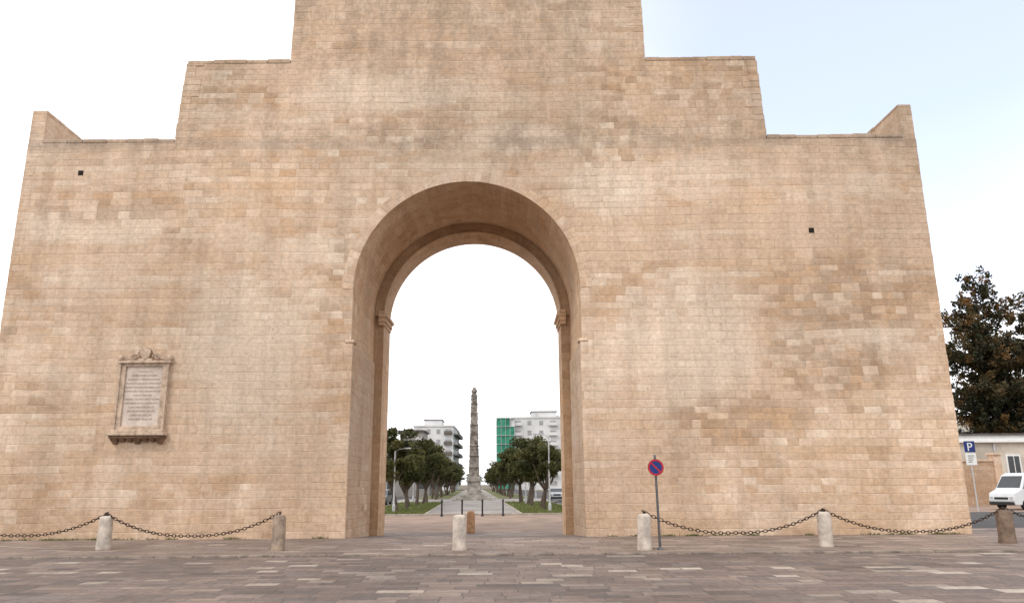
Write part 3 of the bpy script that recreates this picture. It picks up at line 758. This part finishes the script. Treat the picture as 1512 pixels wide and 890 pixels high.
mb.box(38.9,39.5,37.25,38.05,-.4,3.6); mb.box(38.8,39.6,37.15,38.15,3.6,3.78); mb.make('coping',M_pale,y)

# ------------------------------------------------------------------ vehicles
def vehicle(name,prof,W,belt,paint,wind,sidewin,wheels,wr,loc,heading,tum=.12):
    e=empty(name); top=max(z for x,z in prof)
    hw=lambda z: W/2 if z<belt else W/2-tum*(z-belt)/(top-belt)
    n=len(prof); v=[(x,-hw(z),z) for x,z in prof]+[(x,hw(z),z) for x,z in prof]
    f=[tuple(range(n)),tuple(reversed(range(n,2*n)))]+[(i,i+n,(i+1)%n+n,(i+1)%n) for i in range(n)]
    mk('body',v,f,paint,e,bevel=.06)
    mb=MB()
    for i0 in wind:
        a,b=prof[i0],prof[i0+1]; A=Vector((a[0],0,a[1])); B=Vector((b[0],0,b[1])); d=(B-A).normalized(); nm=Vector((-d.z,0,d.x))
        if nm.dot((A+B)/2-Vector((sum(p[0] for p in prof)/n,0,sum(p[1] for p in prof)/n)))<0: nm=-nm
        A2=A.lerp(B,.1)+nm*.015; B2=A.lerp(B,.92)+nm*.015
        mb.quad((A2.x,-hw(a[1])+.1,A2.z),(B2.x,-hw(b[1])+.1,B2.z),(B2.x,hw(b[1])-.1,B2.z),(A2.x,hw(a[1])-.1,A2.z))
    for s in (-1,1):
        for poly in sidewin:
            mb.quad(*[(x,s*(hw(z)+.012),z) for x,z in poly])
    mb.make('windows',M_glass,e)
    for k,(wx,s) in enumerate([(w_,s) for w_ in wheels for s in (-1,1)]):
        mb=MB(); mb.lathe(0,0,[(wr*.55,-.11),(wr*.93,-.11),(wr,-.07),(wr,.07),(wr*.93,.11),(wr*.55,.11)],24)
        mb.lathe(0,0,[(wr*.56,-.09),(wr*.56,.09),(wr*.5,.118),(wr*.15,.10)],16,mi=1)
        o=mb.make('wheel_%d'%k,[M_black,M_lamp],e); o.rotation_euler=(-s*math.pi/2,0,0); o.location=(wx,s*(W/2-.08),wr)
    xf=max(x for x,z in prof); zb=min(z for x,z in prof)
    mb=MB(); mb.box(xf-.12,xf+.05,-W/2+.06,W/2-.06,zb,zb+.22); mb.box(-.05,.1,-W/2+.06,W/2-.06,zb,zb+.22)
    mb.box(xf-.1,xf+.02,-W/2+.45,W/2-.45,zb+.36,zb+.52); mb.make('bumpers',M_blackp,e,bevel=.03)
    mb=MB()
    for s in (-1,1):
        mb.box(xf-.16,xf+.012,s*(W/2-.22)-.13,s*(W/2-.22)+.13,zb+.38,zb+.56)
    mb.make('headlights',M_lamp,e,bevel=.02)
    mb=MB()
    for s in (-1,1): mb.box(prof[wind[0]][0]-.9,prof[wind[0]][0]-.7,s*(W/2+.12)-.07,s*(W/2+.12)+.07,belt+.02,belt+.25)
    mb.make('mirrors',M_blackp,e,bevel=.02)
    e.location=loc; e.rotation_euler=(0,0,heading); return e
vanp=[(0,.32),(4.75,.32),(4.85,.65),(4.75,1.10),(4.15,1.35),(3.55,2.28),(3.2,2.42),(.2,2.42),(.03,2.1),(0,1.0)]
van_sw=[[(3.35,1.38),(3.95,1.38),(3.5,2.12),(2.85,2.15),(2.85,1.38)],[(1.5,1.38),(2.7,1.38),(2.7,2.15),(1.5,2.15)],[(.35,1.38),(1.35,1.38),(1.35,2.15),(.35,2.15)]]
vehicle('parked_van',vanp,1.95,1.33,M_carw,[4],van_sw,(.85,3.85),.35,(38.0,29.6,-.32),math.radians(196))
carp=[(0,.28),(4.1,.28),(4.18,.55),(4.05,.78),(3.1,.95),(2.35,1.42),(1.0,1.46),(.3,1.0),(.05,.92)]
car_sw=[[(1.0,.98),(1.95,.98),(1.95,1.36),(1.15,1.38)],[(2.02,.98),(2.95,.98),(2.3,1.34),(2.02,1.36)]]
vehicle('parked_car',carp,1.7,.95,M_carr,[4,6],car_sw,(.8,3.3),.3,(AX(40)-8.7,44,-.3),math.radians(-90))
vehicle('parked_car',carp,1.7,.95,M_carg,[4,6],car_sw,(.8,3.3),.3,(AX(50)-8.8,52,-.3),math.radians(-91))
vehicle('parked_car',carp,1.7,.95,M_carr,[4,6],car_sw,(.8,3.3),.3,(AX(60)+9.3,66,-.3),math.radians(-92))

# ------------------------------------------------------------------ world, sun, camera
SUN_EL=math.radians(48); SUN_AZ=math.radians(218)
w=bpy.data.worlds.new('World'); scene.world=w; w.use_nodes=True
nb=NB(w); bg=nb.n['Background']
sky=nb.new('ShaderNodeTexSky'); sky.sky_type='NISHITA'; sky.sun_disc=False; sky.sun_elevation=SUN_EL; sky.sun_rotation=SUN_AZ
sky.dust_density=2.0; sky.air_density=1.0
D=nb.new('ShaderNodeTexCoord').outputs['Generated']
vm=nb.new('ShaderNodeVectorMath'); vm.operation='DOT_PRODUCT'; nb.put(vm.inputs[0],D); vm.inputs[1].default_value=(.38,.68,.63)
clear=nb.mr(nb.m('ADD',vm.outputs['Value'],nb.m('MULTIPLY',nb.m('SUBTRACT',nb.noise(nb.scale3(D,1,1,2.0),1.6,3,.5),.5),.20)),.84,1.0)
cloud=nb.m('SUBTRACT',1,nb.m('MULTIPLY',clear,.62))
cw=nb.comb(14.0,13.95,14.2)
nish=nb.mix(1,sky.outputs[0],(1.7,1.9,2.2),'MULTIPLY')
nb.l.new(nb.mix(cloud,nish,cw),bg.inputs['Color']); bg.inputs['Strength'].default_value=.12
sun=bpy.data.lights.new('sun','SUN'); sun.energy=1.35; sun.angle=math.radians(14); sun.color=(1,.94,.86)
so=bpy.data.objects.new('sun',sun); link(so)
dv=Vector((math.sin(SUN_AZ)*math.cos(SUN_EL),math.cos(SUN_AZ)*math.cos(SUN_EL),math.sin(SUN_EL)))
so.rotation_euler=dv.to_track_quat('Z','Y').to_euler(); so.location=(0,-20,40)
cam=bpy.data.cameras.new('camera'); cam.sensor_width=36; cam.lens=1121/1512*36; cam.shift_x=.0073; cam.clip_end=6000; cam.clip_start=.1
co=bpy.data.objects.new('camera',cam); link(co)
co.matrix_world=Matrix.Translation((0,-24.6,1.6))@Matrix.Rotation(math.radians(103.5),4,'X')@Matrix.Rotation(math.radians(-.4),4,'Z')
scene.camera=co
